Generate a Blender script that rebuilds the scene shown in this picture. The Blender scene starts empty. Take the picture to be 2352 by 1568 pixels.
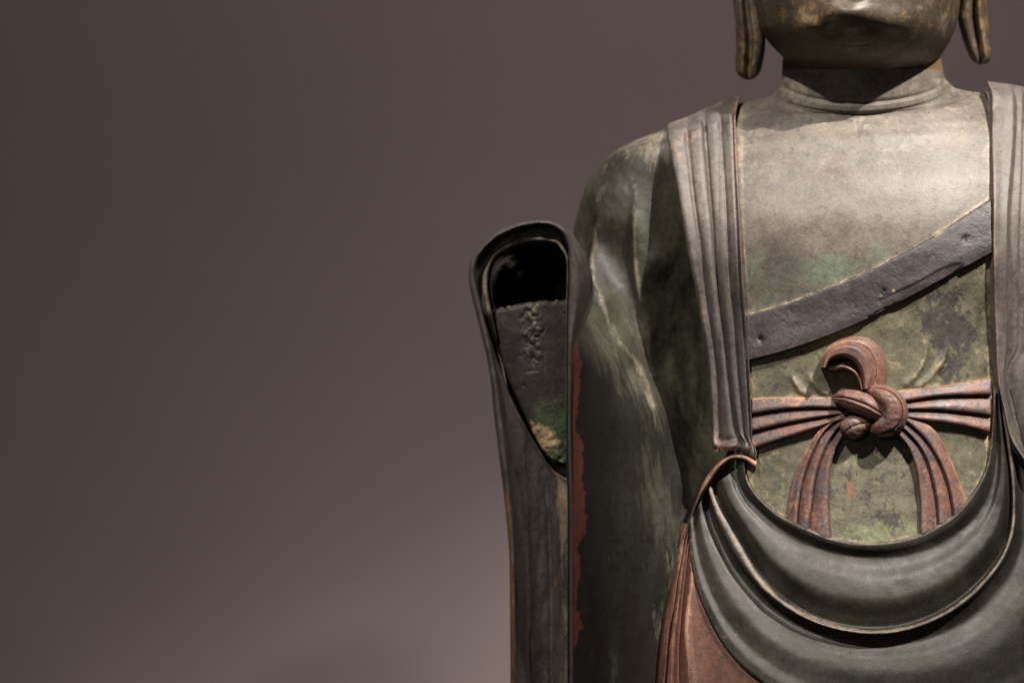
import bpy, math, random
import numpy as np
from mathutils import Vector

# ------------------------------------------------------------------ units
S = 1.0 / 2352.0          # metres per design unit on the statue's chest plane
D = 3.0                   # camera distance from that plane
ZC = 1.30                 # camera height
WALL_Y = 0.85
scene = bpy.context.scene
rng = np.random.default_rng(7)

def pos(u, v, h):
    """design coordinates (right, down, towards the viewer) -> metres"""
    y = -h * S
    k = (D + y) / D
    return Vector(((u - 1176) * S * k, y, ZC - (v - 784) * S * k))

# ------------------------------------------------------------------ camera
cam_d = bpy.data.cameras.new('camera'); cam = bpy.data.objects.new('camera', cam_d)
scene.collection.objects.link(cam)
cam.location = (0, -D, ZC); cam.rotation_euler = (math.radians(90), 0, 0)
cam_d.sensor_width = 36; cam_d.lens = 108; cam_d.clip_end = 50; cam_d.clip_start = 0.05
cam_d.dof.use_dof = True; cam_d.dof.focus_distance = D - 0.085; cam_d.dof.aperture_fstop = 2.6
scene.camera = cam

# ------------------------------------------------------------------ light
w = bpy.data.worlds.new('World'); scene.world = w; w.use_nodes = True
bg = w.node_tree.nodes['Background']
bg.inputs['Color'].default_value = (1.0, 0.80, 0.66, 1); bg.inputs['Strength'].default_value = 0.022

def spot(name, loc, aim, power, half_deg, blend, size, col):
    d = bpy.data.lights.new(name, 'SPOT'); o = bpy.data.objects.new(name, d)
    scene.collection.objects.link(o); o.location = loc
    o.rotation_euler = (Vector(aim) - Vector(loc)).to_track_quat('-Z', 'Y').to_euler()
    d.energy = power; d.spot_size = math.radians(2 * half_deg); d.spot_blend = blend
    d.shadow_soft_size = size; d.color = col
    return o
spot('ceiling_spot', (1.55, -1.75, 3.95), (0.37, 0.0, 1.41), 920, 6.6, 0.95, 0.025, (1.0, 0.92, 0.84))
spot('ceiling_spot', (-0.85, -2.1, 3.95), (0.15, 0.0, 1.36), 420, 9.0, 0.9, 0.03, (1.0, 0.92, 0.84))
spot('ceiling_spot', (1.88, -1.75, 4.30), (-0.42, WALL_Y, -0.40), 165, 9.8, 0.22, 0.07, (1.0, 0.91, 0.84))
spot('added_fill_light', (-1.3, -4.4, 2.3), (0.15, 0.0, 1.2), 30, 9.0, 0.8, 0.12, (1.0, 0.93, 0.90))  # added frontal fill from the left, lifts the sleeve opening
spot('added_wall_light', (0.50, 0.30, -0.05), (0.0, WALL_Y, 1.10), 62, 75.0, 1.0, 0.06, (1.0, 0.89, 0.875))  # unseen lamp added low behind the statue for the wall's gradient
spot('added_wall_light', (0.35, 0.32, 3.10), (0.0, WALL_Y, 1.60), 50, 70.0, 1.0, 0.06, (1.0, 0.875, 0.845))  # unseen second lamp added overhead to even out the wall
scene.view_settings.view_transform = 'Standard'; scene.view_settings.look = 'None'
scene.view_settings.exposure = 0.0; scene.view_settings.gamma = 1.0

# ------------------------------------------------------------------ curve and surface helpers
def hermite(t, P, tt, mono=False):
    """interpolate rows of P (k,...) known at t (k) at positions tt"""
    P = np.asarray(P, float); t = np.asarray(t, float)
    k = len(t)
    if k == 2:
        f = ((tt - t[0]) / (t[1] - t[0])).reshape((-1,) + (1,) * (P.ndim - 1))
        return P[0] * (1 - f) + P[1] * f
    sh = (-1,) + (1,) * (P.ndim - 1)
    dt = np.diff(t).reshape(sh); sl = np.diff(P, axis=0) / dt
    M = np.empty_like(P)
    M[0] = sl[0]; M[-1] = sl[-1]
    if mono:
        a, b = sl[:-1], sl[1:]
        M[1:-1] = np.where(a * b > 0, 2 * a * b / np.where(np.abs(a + b) < 1e-12, 1, a + b), 0)
    else:
        M[1:-1] = (sl[:-1] * dt[1:] + sl[1:] * dt[:-1]) / (dt[1:] + dt[:-1])
    i = np.clip(np.searchsorted(t, tt, side='right') - 1, 0, k - 2)
    d = (t[i + 1] - t[i]); x = ((tt - t[i]) / d).reshape(sh); d = d.reshape(sh)
    return ((2*x**3 - 3*x**2 + 1) * P[i] + (x**3 - 2*x**2 + x) * d * M[i]
            + (-2*x**3 + 3*x**2) * P[i + 1] + (x**3 - x**2) * d * M[i + 1])

def spl(pts, n, h=None):
    """resample a control polyline (u,v[,h]) to n points along its length"""
    P = np.array([tuple(p) + ((h,) if len(p) == 2 else ()) for p in pts], float) if h is not None else np.array(pts, float)
    d = np.maximum(np.hypot(*np.diff(P[:, :2], axis=0).T), 1e-6)
    t = np.concatenate([[0], np.cumsum(d)]) / d.sum()
    return hermite(t, P, np.linspace(0, 1, n))

def fn(pts):
    """scalar function through (x, y) points, monotone"""
    a = np.array(sorted(pts), float)
    return lambda x: hermite(a[:, 0], a[:, 1], np.clip(np.asarray(x, float), a[0, 0], a[-1, 0]).ravel(), True).reshape(np.shape(x))

front = fn([(150, -40), (260, 2), (290, 16), (350, 56), (430, 102), (520, 132), (580, 138), (640, 133), (720, 123), (800, 120), (900, 124),
            (1000, 133), (1100, 147), (1200, 167), (1300, 193), (1400, 222), (1500, 248), (1600, 270), (1800, 300)])
def base(u, v):
    return front(v) - np.where(u < 1990, 60, 32) * (np.abs(u - 1990) / 290.0) ** 2.2

def dist(u, v, poly, n=60):
    """distance, signed side and parameter (0..1) to a polyline"""
    Q = spl(poly, n)[:, :2]
    best = np.full(u.shape, 1e9); side = np.zeros(u.shape); par = np.zeros(u.shape)
    for i in range(n - 1):
        ax, ay = Q[i]; bx, by = Q[i + 1] - Q[i]
        L = bx * bx + by * by + 1e-9
        t = np.clip(((u - ax) * bx + (v - ay) * by) / L, 0, 1)
        dx = u - ax - t * bx; dy = v - ay - t * by
        dd = dx * dx + dy * dy
        m = dd < best
        best = np.where(m, dd, best); side = np.where(m, np.sign(bx * dy - by * dx), side); par = np.where(m, (i + t) / (n - 1), par)
    return np.sqrt(best), side, par

def ridge(u, v, poly, amp, wr, wl=None, fade=(0.15, 0.15)):
    """a raised fold line; wr = width on the side right of travel, wl on the left"""
    wl = wl or wr
    d, s, p = dist(u, v, poly)
    w_ = np.where(s > 0, wr, wl)
    f = np.ones(u.shape)
    if fade[0]: f = f * np.clip(p / fade[0], 0, 1)
    if fade[1]: f = f * np.clip((1 - p) / fade[1], 0, 1)
    f = f * f * (3 - 2 * f)
    return amp * f * np.exp(-(d / w_) ** 2)

def gauss(u, v, cu, cv, su, sv, a):
    return a * np.exp(-((u - cu) / su) ** 2 - ((v - cv) / sv) ** 2)

def tps(ctrl, u, v, smooth=0.0):
    C = np.array(ctrl, float); p = C[:, :2] / 100.0; n = len(C)
    def k(r2): return np.where(r2 > 1e-12, r2 * np.log(np.maximum(r2, 1e-12)), 0)
    r2 = ((p[:, None] - p[None]) ** 2).sum(-1)
    A = np.zeros((n + 3, n + 3)); A[:n, :n] = k(r2) + smooth * np.eye(n)
    A[:n, n] = 1; A[:n, n + 1:] = p; A[n, :n] = 1; A[n + 1:, :n] = p.T
    x = np.linalg.solve(A, np.concatenate([C[:, 2], [0, 0, 0]]))
    out = x[n] + x[n + 1] * u / 100 + x[n + 2] * v / 100
    for i in range(n):
        out = out + x[i] * k((u / 100 - p[i, 0]) ** 2 + (v / 100 - p[i, 1]) ** 2)
    return out

# lattice noise for small hand-made unevenness of the surfaces
_tab = rng.random((64, 64))
def vnoise(x, y):
    xi = np.floor(x).astype(int); yi = np.floor(y).astype(int); fx = x - xi; fy = y - yi
    fx = fx * fx * (3 - 2 * fx); fy = fy * fy * (3 - 2 * fy)
    g = lambda a, b: _tab[a % 64, b % 64]
    return ((g(xi, yi) * (1 - fx) + g(xi + 1, yi) * fx) * (1 - fy) + (g(xi, yi + 1) * (1 - fx) + g(xi + 1, yi + 1) * fx) * fy) - 0.5

# ------------------------------------------------------------------ objects
ROOT_LOC = pos(1985, 1700, 0)
statue = bpy.data.objects.new('statue', None); scene.collection.objects.link(statue)
statue.location = ROOT_LOC; statue.empty_display_size = 0.1
statue['label'] = 'weathered bronze robed figure with red knotted cord and empty hollow sleeve, before a plain wall'
statue['category'] = 'statue'

def to_world(P):
    y = -P[..., 2] * S; k = (D + y) / D
    return np.stack([(P[..., 0] - 1176) * S * k, y, ZC - (P[..., 1] - 784) * S * k], -1)

def make(name, verts, faces, mat, parent=None, attrs=None, sharp=45):
    me = bpy.data.meshes.new(name)
    V = np.asarray(verts, float) - np.array(ROOT_LOC); F = np.asarray(faces, int)
    me.vertices.add(len(V)); me.vertices.foreach_set('co', V.ravel())
    me.loops.add(F.size); me.loops.foreach_set('vertex_index', F.ravel())
    me.polygons.add(len(F)); me.polygons.foreach_set('loop_start', np.arange(len(F)) * F.shape[1])
    me.polygons.foreach_set('loop_total', np.full(len(F), F.shape[1]))
    me.update(calc_edges=True); me.validate()
    me.polygons.foreach_set('use_smooth', np.ones(len(me.polygons), bool))
    if sharp: me.set_sharp_from_angle(angle=math.radians(sharp))
    for k, a in (attrs or {}).items():
        at = me.attributes.new(k, 'FLOAT', 'POINT'); at.data.foreach_set('value', np.asarray(a, float).ravel())
    me.materials.append(mat)
    o = bpy.data.objects.new(name, me); scene.collection.objects.link(o)
    o.parent = parent or statue
    return o

def quads(a, b, off=0, flip=False, wrap=False):
    I = np.arange(a * b).reshape(a, b) + off
    if wrap: I = np.concatenate([I, I[:, :1]], 1)
    q = np.stack([I[:-1, :-1], I[1:, :-1], I[1:, 1:], I[:-1, 1:]], -1).reshape(-1, 4)
    return q[:, ::-1] if flip else q

def solid(name, G, mat, th, parent=None, attrs=None, sharp=45, back=None):
    """closed solid from a grid of (u,v,h): front, sides and a back th deeper"""
    a, b = G.shape[:2]
    B = G.copy(); B[..., 2] -= th
    if back is not None: B[..., 2] = np.minimum(B[..., 2], back)
    V = np.concatenate([to_world(G).reshape(-1, 3), to_world(B).reshape(-1, 3)])
    I = np.arange(a * b).reshape(a, b)
    loop = np.concatenate([I[0, :-1], I[:-1, -1], I[-1, :0:-1], I[:0:-1, 0]])
    nx = np.roll(loop, -1); n = a * b
    # orientation
    p = to_world(G); m = np.cross(p[1:, :-1] - p[:-1, :-1], p[:-1, 1:] - p[:-1, :-1]).reshape(-1, 3)[:, 1].sum()
    fl = m > 0
    F = np.concatenate([quads(a, b, 0, fl), quads(a, b, n, not fl),
                        (np.stack([loop, nx, nx + n, loop + n], -1) if not fl else np.stack([loop, loop + n, nx + n, nx], -1))])
    at = {}
    for k, f in (attrs or {}).items():
        x = f(G[..., 0], G[..., 1]) if callable(f) else f
        x = np.broadcast_to(x, (a, b)).ravel(); at[k] = np.concatenate([x, x])
    return make(name, V, F, mat, parent, at, sharp)

def grid(curves, n, step=4.0, use_base=True, mono=True):
    """loft control curves (u,v,h) side by side; use_base adds the torso's own relief"""
    C = np.array([spl(c, n) for c in curves])
    d = np.maximum(np.sqrt((np.diff(C, axis=0) ** 2).sum(-1)).mean(1), 0.5)
    t = np.concatenate([[0], np.cumsum(d)])
    tt = np.concatenate([np.linspace(t[i], t[i + 1], max(2, int(d[i] / step) + 1), endpoint=False) for i in range(len(d))] + [[t[-1]]])
    G = hermite(t, C, tt, mono)
    if use_base: G[..., 2] += base(G[..., 0], G[..., 1])
    return G

def H(c, *hs):
    """give a 2-D control curve its heights (one, or several spread along it)"""
    if len(hs) == 1: return [(p[0], p[1], hs[0]) for p in c]
    x = np.interp(np.linspace(0, 1, len(c)), np.linspace(0, 1, len(hs)), hs)
    return [(p[0], p[1], q) for p, q in zip(c, x)]

def shift(c, du, dv): return [(p[0] + du, p[1] + dv) for p in c]
def mixc(a, b, f, n=24):
    A = spl([p[:2] for p in a], n); B = spl([p[:2] for p in b], n)
    return [tuple(x) for x in A * (1 - f) + B * f]

def strand(name, path, prof, mat, n=70, m=31, th=10, parent=None, use_base=True, attrs=None):
    """a cord strand: path of (u,v,h,halfwidth), prof = height over the path for t in -1..1"""
    P = np.array(path, float)
    d = np.hypot(*np.diff(P[:, :2], axis=0).T); t = np.concatenate([[0], np.cumsum(d)]) / d.sum()
    Q = hermite(t, P, np.linspace(0, 1, n))
    T = np.gradient(Q[:, :2], axis=0); T /= np.linalg.norm(T, axis=1)[:, None]
    N = np.stack([-T[:, 1], T[:, 0]], -1)
    # even spacing along the profile's own length, so steep flanks get points
    x = np.linspace(-1, 1, 801); y = prof(x) / np.mean(P[:, 3])
    l = np.concatenate([[0], np.cumsum(np.hypot(np.diff(x), np.diff(y)))]); tt = np.interp(np.linspace(0, l[-1], m), l, x)
    G = np.empty((n, m, 3))
    G[..., 0] = Q[:, None, 0] + N[:, None, 0] * tt * Q[:, None, 3]
    G[..., 1] = Q[:, None, 1] + N[:, None, 1] * tt * Q[:, None, 3]
    G[..., 2] = Q[:, None, 2] + prof(tt)[None, :] * np.minimum(1, Q[:, None, 3] / np.median(P[:, 3]))
    if use_base: G[..., 2] += base(Q[:, 0], Q[:, 1])[:, None]
    G[..., 2] += vnoise(G[..., 0] / 10, G[..., 1] / 8) * 2.2 + vnoise(G[..., 0] / 4, G[..., 1] / 4) * .7
    return solid(name, G, mat, th, parent, attrs, 60)

# ------------------------------------------------------------------ materials
def srgb(r, g, b):
    f = lambda c: (c / 255 / 12.92) if c / 255 <= 0.04045 else ((c / 255 + 0.055) / 1.055) ** 2.4
    return (f(r), f(g), f(b), 1)

def material(name, cols, scale=9.0, stretch=(1, 1, 1), layers=(), rough=(0.38, 0.62), bump=0.25, speck=0.35, spec=0.5, metal=0.0, pit=0.0):
    """aged painted bronze: cloudy base colours, layers of (attribute, colour, noise scale, softness), speckle and pitting"""
    m = bpy.data.materials.new(name); m.use_nodes = True
    nt = m.node_tree; N = nt.nodes; L = nt.links; bs = N['Principled BSDF']
    def node(t, **k):
        x = N.new(t)
        for a, b in k.items(): setattr(x, a, b)
        return x
    def math_(op, a, b=None, c=None, clamp=False):
        x = node('ShaderNodeMath', operation=op, use_clamp=clamp)
        for i, s in enumerate((a, b, c)):
            if s is None: continue
            if isinstance(s, (int, float)): x.inputs[i].default_value = s
            else: L.new(s, x.inputs[i])
        return x.outputs[0]
    def noise(sc, detail=6, rough_=0.6, vec=None, dist_=0.0):
        x = node('ShaderNodeTexNoise'); x.inputs['Scale'].default_value = sc; x.inputs['Detail'].default_value = detail
        x.inputs['Roughness'].default_value = rough_; x.inputs['Distortion'].default_value = dist_
        L.new(vec, x.inputs['Vector']); return x.outputs['Fac']
    def mix(fac, a, b, mode='MIX'):
        x = node('ShaderNodeMix', data_type='RGBA', blend_type=mode)
        for i, s in ((0, fac), (6, a), (7, b)):
            if isinstance(s, (int, float)): x.inputs[i].default_value = s
            elif isinstance(s, tuple): x.inputs[i].default_value = s
            else: L.new(s, x.inputs[i])
        return x.outputs[2]
    tc = node('ShaderNodeTexCoord'); mp = node('ShaderNodeMapping'); mp.inputs['Scale'].default_value = stretch
    L.new(tc.outputs['Object'], mp.inputs['Vector']); vec = mp.outputs[0]; raw = tc.outputs['Object']
    big = noise(scale, 8, 0.62, vec, 0.3)
    ramp = node('ShaderNodeValToRGB'); L.new(big, ramp.inputs[0]); e = ramp.color_ramp.elements
    pts = np.linspace(0.36, 0.66, len(cols))
    e[0].position = pts[0]; e[0].color = cols[0]; e[1].position = pts[-1]; e[1].color = cols[-1]
    for p_, c_ in zip(pts[1:-1], cols[1:-1]):
        k = e.new(p_); k.color = c_
    col = ramp.outputs[0]
    for (attr, lc, sc, soft, amount) in layers:
        at = node('ShaderNodeAttribute', attribute_name=attr)
        nz = noise(sc, 7, 0.68, vec); nf = noise(sc * 4.3, 5, 0.7, vec)
        f = math_('ADD', at.outputs['Fac'], math_('MULTIPLY_ADD', nz, 2.2, -1.1))
        f = math_('ADD', f, math_('MULTIPLY_ADD', nf, 1.3, -0.65))
        g = 0.62 * soft
        f = math_('MULTIPLY', math_('MULTIPLY_ADD', f, 1 / g, 0.5 - 0.5 / g, True), amount)
        col = mix(f, col, lc)
    sp = noise(360, 3, 0.75, raw); sp2 = noise(120, 6, 0.75, raw)
    k = math_('MULTIPLY_ADD', math_('ADD', sp, math_('MULTIPLY', sp2, 1.2)), speck * 3.0, 1 - speck * 1.1 * 3.0)
    chip = math_('MULTIPLY', math_('SUBTRACT', noise(150, 4, 0.7, raw), 0.57, None, True), 9.0, None, True)
    flk = math_('MULTIPLY', math_('SUBTRACT', noise(210, 3, 0.7, vec), 0.60, None, True), 9.0, None, True)
    k = math_('MULTIPLY', k, math_('ADD', math_('MULTIPLY_ADD', chip, -0.9 * speck, 1.0), math_('MULTIPLY', flk, 0.8 * speck)))
    cm = node('ShaderNodeCombineColor')
    for i in range(3): L.new(k, cm.inputs[i])
    col = mix(1.0, col, cm.outputs[0], 'MULTIPLY')
    L.new(col, bs.inputs['Base Color'])
    rr = math_('MULTIPLY_ADD', sp2, rough[1] - rough[0], rough[0] + (rough[0] - rough[1]) * 0.1, True)
    rr = math_('MULTIPLY_ADD', math_('SUBTRACT', big, 0.5), 0.35, rr, True)
    L.new(rr, bs.inputs['Roughness']); bs.inputs['Specular IOR Level'].default_value = spec
    bs.inputs['Metallic'].default_value = metal
    hgt = math_('ADD', math_('MULTIPLY', noise(45, 5, 0.6, raw), 1.0), math_('MULTIPLY', sp, 0.16))
    hgt = math_('ADD', hgt, math_('MULTIPLY', sp2, 0.35))
    hgt = math_('SUBTRACT', hgt, math_('MULTIPLY', chip, 0.12))
    if pit:
        pn = noise(95, 2, 0.5, raw)
        hgt = math_('SUBTRACT', hgt, math_('MULTIPLY', math_('SUBTRACT', pn, 0.62, None, True), pit * 10))
    bp = node('ShaderNodeBump'); bp.inputs['Strength'].default_value = bump; bp.inputs['Distance'].default_value = 0.0025
    L.new(hgt, bp.inputs['Height']); L.new(bp.outputs[0], bs.inputs['Normal'])
    return m

VERD = srgb(104, 122, 104); PALE = srgb(190, 176, 136); GOLD = srgb(176, 138, 78); BLACK = srgb(34, 31, 30); RED = srgb(108, 62, 48)
OLIVE = srgb(116, 112, 82)
M_body = material('bronze_skin', [srgb(87, 80, 73), srgb(103, 96, 88), srgb(111, 105, 95), srgb(120, 113, 97)], 17,
                  layers=[('gold2', srgb(66, 57, 44), 11, 0.5, 0.95), ('gold', srgb(132, 108, 72), 80, 0.7, 0.7), ('dust', srgb(164, 154, 134), 30, 0.9, 0.6),
                          ('verd', VERD, 30, 0.8, 0.6), ('dark', srgb(84, 76, 72), 14, 0.9, 0.7)], rough=(0.42, 0.60), bump=0.2, speck=0.36, spec=0.45)
M_sash = material('dark_lacquer', [srgb(50, 45, 47), srgb(64, 58, 60), srgb(72, 66, 68)], 16,
                  layers=[('dust', srgb(168, 148, 118), 60, 0.6, 0.8), ('chip', srgb(46, 41, 42), 36, 0.5, 0.7)], rough=(0.45, 0.65), bump=0.5, speck=0.3, pit=0.3)
M_panel = material('green_cloth_paint', [srgb(70, 69, 55), srgb(88, 85, 68), srgb(98, 94, 76), srgb(82, 82, 63)], 24,
                   layers=[('flake', srgb(58, 53, 51), 34, 0.12, 0.9), ('dust', srgb(176, 160, 124), 40, 0.8, 0.75), ('verd', srgb(112, 120, 84), 44, 0.5, 0.7), ('red', srgb(128, 84, 66), 30, 0.8, 0.8)],
                   rough=(0.5, 0.7), bump=0.3, speck=0.42)
M_cord = material('red_cord_paint', [srgb(90, 70, 66), srgb(108, 79, 70), srgb(118, 84, 73), srgb(98, 76, 72)], 22,
                  layers=[('flake', srgb(80, 73, 74), 38, 0.4, 0.85), ('dust', srgb(178, 138, 110), 50, 0.7, 0.7)], rough=(0.42, 0.62), bump=0.3, speck=0.36, spec=0.5)
M_stole = material('grey_brown_robe', [srgb(73, 68, 64), srgb(90, 84, 79), srgb(101, 94, 88), srgb(84, 79, 77)], 12, (1, 1, 0.35),
                   layers=[('ochre', srgb(150, 122, 98), 26, 0.5, 0.8), ('edge', srgb(160, 122, 108), 30, 0.8, 0.8), ('dark', srgb(62, 57, 57), 18, 0.8, 0.85)],
                   rough=(0.45, 0.66), bump=0.22, speck=0.4)
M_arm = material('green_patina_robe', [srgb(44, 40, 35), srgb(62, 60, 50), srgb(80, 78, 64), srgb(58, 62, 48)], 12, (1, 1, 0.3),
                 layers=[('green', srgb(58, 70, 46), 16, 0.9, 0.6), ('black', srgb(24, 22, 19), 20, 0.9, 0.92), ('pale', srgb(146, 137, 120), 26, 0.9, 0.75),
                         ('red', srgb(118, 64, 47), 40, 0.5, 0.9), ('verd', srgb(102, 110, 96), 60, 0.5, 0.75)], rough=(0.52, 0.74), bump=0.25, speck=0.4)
M_cuff = material('black_bronze_sleeve', [srgb(62, 57, 55), srgb(78, 72, 70), srgb(96, 88, 86), srgb(72, 66, 59)], 12, (1, 1, 0.3),
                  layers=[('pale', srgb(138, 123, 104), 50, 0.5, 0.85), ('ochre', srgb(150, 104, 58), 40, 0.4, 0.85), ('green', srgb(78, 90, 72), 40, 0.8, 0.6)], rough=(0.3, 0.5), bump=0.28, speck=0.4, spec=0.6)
M_hole = material('sleeve_hollow', [srgb(52, 47, 40), srgb(73, 65, 57), srgb(101, 91, 75)], 30, rough=(0.7, 0.9), bump=0.8, speck=0.5, spec=0.2)
M_plug = material('socket_wood', [srgb(48, 43, 42), srgb(57, 51, 50), srgb(64, 58, 55)], 12,
                  layers=[('green', srgb(76, 88, 60), 30, 0.8, 0.9), ('pale', srgb(172, 150, 116), 46, 0.55, 0.95), ('pits', srgb(120, 112, 92), 60, 0.3, 0.8)], rough=(0.5, 0.7), bump=0.45, speck=0.4, pit=0.5)
M_apron = material('dark_robe_folds', [srgb(36, 34, 30), srgb(47, 45, 40), srgb(59, 55, 50), srgb(47, 47, 39)], 14,
                   layers=[('edge', srgb(142, 127, 112), 40, 0.9, 0.85), ('green', srgb(58, 60, 50), 16, 0.6, 0.8)], rough=(0.40, 0.58), bump=0.15, speck=0.36, spec=0.5)
M_skirt = material('red_skirt_paint', [srgb(92, 66, 57), srgb(106, 74, 62), srgb(116, 86, 73)], 14, (1, 1, 0.4),
                   layers=[('ridge', srgb(190, 140, 112), 40, 0.9, 0.8), ('flake', srgb(84, 72, 62), 22, 0.4, 0.85)], rough=(0.4, 0.6), bump=0.25, speck=0.35)
M_wall = material('wall_paint', [srgb(134, 124, 122), srgb(139, 129, 127)], 2, rough=(0.8, 0.95), bump=0.05, speck=0.03, spec=0.2)

# ------------------------------------------------------------------ the wall behind
def box(name, x0, x1, y0, y1, z0, z1, mat):
    V = [(x, y, z) for x in (x0, x1) for y in (y0, y1) for z in (z0, z1)]
    F = [(0, 1, 3, 2), (4, 6, 7, 5), (0, 4, 5, 1), (2, 3, 7, 6), (0, 2, 6, 4), (1, 5, 7, 3)]
    me = bpy.data.meshes.new(name); me.from_pydata(V, [], F); me.materials.append(mat)
    o = bpy.data.objects.new(name, me); scene.collection.objects.link(o); return o
wl = box('wall', -4, 4, WALL_Y, WALL_Y + 0.12, -0.4, 4.2, M_wall); wl['kind'] = 'structure'

# ------------------------------------------------------------------ body: chest, neck and head as one skin
KEY = [  # v at the sides, extra v at the front, centre u, half width, front h, axis h, back h, exponent
    (800, 0, 1990, 335, 80, -150, -400, 2.6), (500, 0, 1990, 340, 100, -150, -420, 2.6), (340, 0, 1990, 355, 60, -150, -420, 2.6),
    (290, 8, 1988, 352, 22, -150, -400, 2.5), (254, 20, 1985, 325, 4, -150, -380, 2.4), (230, 30, 1985, 296, -8, -150, -360, 2.3),
    (219, 42, 1986, 242, -11, -145, -340, 2.1), (212, 50, 1985, 214, -2, -140, -325, 2.0), (206, 54, 1984, 204, 0, -135, -320, 2.0),
    (200, 54, 1984, 199, 7, -135, -320, 2.0), (193, 50, 1984, 194, 8, -135, -315, 2.0), (186, 50, 1984, 188, 2, -130, -315, 2.0), (180, 46, 1983, 187, 8, -130, -315, 2.0),
    (160, 38, 1981, 185, 11, -130, -315, 2.0), (136, 24, 1980, 182, 12, -130, -315, 2.0), (132, 24, 1979, 181, 26, -130, -320, 2.0),
    (123, 21, 1977, 187, 58, -125, -340, 2.1), (106, 15, 1974, 201, 94, -120, -370, 2.2), (88, 8, 1972, 213, 126, -120, -390, 2.2),
    (74, 4, 1971, 220, 145, -120, -400, 2.2), (60, 0, 1970, 226, 157, -120, -405, 2.2), (40, 0, 1970, 231, 163, -120, -410, 2.2), (0, 0, 1970, 236, 167, -120, -420, 2.2),
    (-60, 0, 1970, 242, 162, -120, -430, 2.2), (-200, 0, 1970, 250, 140, -125, -440, 2.2), (-320, 0, 1970, 238, 100, -130, -420, 2.2),
    (-390, 0, 1970, 195, 30, -140, -350, 2.1), (-425, 0, 1970, 135, -30, -150, -290, 2.0), (-455, 0, 1970, 112, -45, -150, -270, 2.0),
    (-500, 0, 1970, 100, -55, -155, -260, 2.0), (-540, 0, 1970, 62, -90, -155, -225, 2.0), (-556, 0, 1970, 8, -145, -155, -165, 2.0)]
K = np.array(KEY, float)
tk = np.concatenate([[0], np.cumsum(np.abs(np.diff(K[:, 0])) + 0.6 * np.abs(np.diff(K[:, 4])) + 0.5 * np.abs(np.diff(K[:, 3])))])
tt = np.concatenate([np.arange(0, tk[3], 9), np.arange(tk[3], tk[22], 1.6), np.arange(tk[22], tk[-1], 9), [tk[-1]]])
R = hermite(tk, K, tt, True)
th = np.linspace(0, 2 * np.pi, 420, endpoint=False) ; th = th - 0.18 * np.sin(2 * th)
c, s_ = np.cos(th)[None], np.sin(th)[None]
e_ = 2.0 / R[:, 7:8]
U = R[:, 2:3] + R[:, 3:4] * np.sign(c) * np.abs(c) ** e_
fr = np.where(s_ > 0, R[:, 4:5] - R[:, 5:6], R[:, 5:6] - R[:, 6:7])
Hh = R[:, 5:6] + fr * np.sign(s_) * np.abs(s_) ** e_
Vv = R[:, 0:1] + R[:, 1:2] * np.maximum(s_, 0) ** 1.2 - 11 * (U - 1985) / 300 * np.clip((R[:, 0:1] - 150) / 60, 0, 1) * np.clip((400 - R[:, 0:1]) / 80, 0, 1)
k = np.clip((R[:, 0:1] - 268) / 80, 0, 1); k = k * k * (3 - 2 * k) * (s_ > 0.02)
Hh = np.where(np.abs(U - 1990) < 340, Hh * (1 - k) + base(U, Vv) * k, Hh)
fm = np.clip(s_ * 3, 0, 1)
# modelling of the lower face: lip, chin boss, cheeks, creases under the chin
Hh = Hh + fm * (gauss(U, Vv, 1953, 28, 48, 22, 19) + gauss(U, Vv, 2062, 42, 42, 26, 10) + gauss(U, Vv, 1845, 58, 44, 30, 9)
                - gauss(U, Vv, 1893, 55, 24, 26, 3) + gauss(U, Vv, 1965, -32, 60, 18, 14)
                - gauss(U, Vv, 1965, -6, 16, 6, 22) - gauss(U, Vv, 1965, -12, 90, 5, 10)
                - gauss(U, Vv, 1965, 80, 170, 16, 4) + 3.5 * np.cos((U - 1952) / 52 * np.pi) * np.exp(-((Vv - 62) / 15) ** 2 - ((U - 1955) / 150) ** 4)
                + gauss(U, Vv, 1965, -120, 38, 60, 30) - gauss(U, Vv, 1965, -75, 60, 12, 6)
                - gauss(U, Vv, 1890, -200, 60, 22, 12) - gauss(U, Vv, 2045, -200, 60, 22, 12))
Hh = Hh + fm * (ridge(U, Vv, [(1905, 98), (1945, 104), (1990, 102), (2032, 91)], -0.9, 2.4, 3.0, (0.3, 0.3)))
Hh = Hh + (vnoise(U / 34, Vv / 34) * 1.6 + vnoise(U / 11, Vv / 11) * 0.4) * fm
for sc in ([(1921, 462), (1912, 496), (1897, 540)], [(1914, 470), (1903, 505), (1893, 530)], [(1932, 470), (1921, 505), (1911, 534)], [(1940, 458), (1926, 500)], [(1880, 505), (1872, 545)], [(1835, 480), (1870, 462)]):
    Hh = Hh - ridge(U, Vv, sc, 1.1, 1.8, 1.8, (.2, .2)) * (s_ > 0)
G = np.stack([U, Vv, Hh], -1); a, b = G.shape[:2]
Vw = to_world(G).reshape(-1, 3)
F = quads(a, b, 0, True, True)
bu, bv = U, Vv
dl = np.minimum(np.abs(bu - (1700 + 0.033 * (bv - 270))), np.abs(bu - 2274)) 
SASH_TOP = [(1690, 728), (1716, 722), (1800, 697), (1900, 660), (2000, 617), (2100, 567), (2180, 518), (2270, 458), (2300, 436)]
ds, ss, _ = dist(bu, bv, SASH_TOP)
face = np.clip((175 - bv) / 30, 0, 1)
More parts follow.
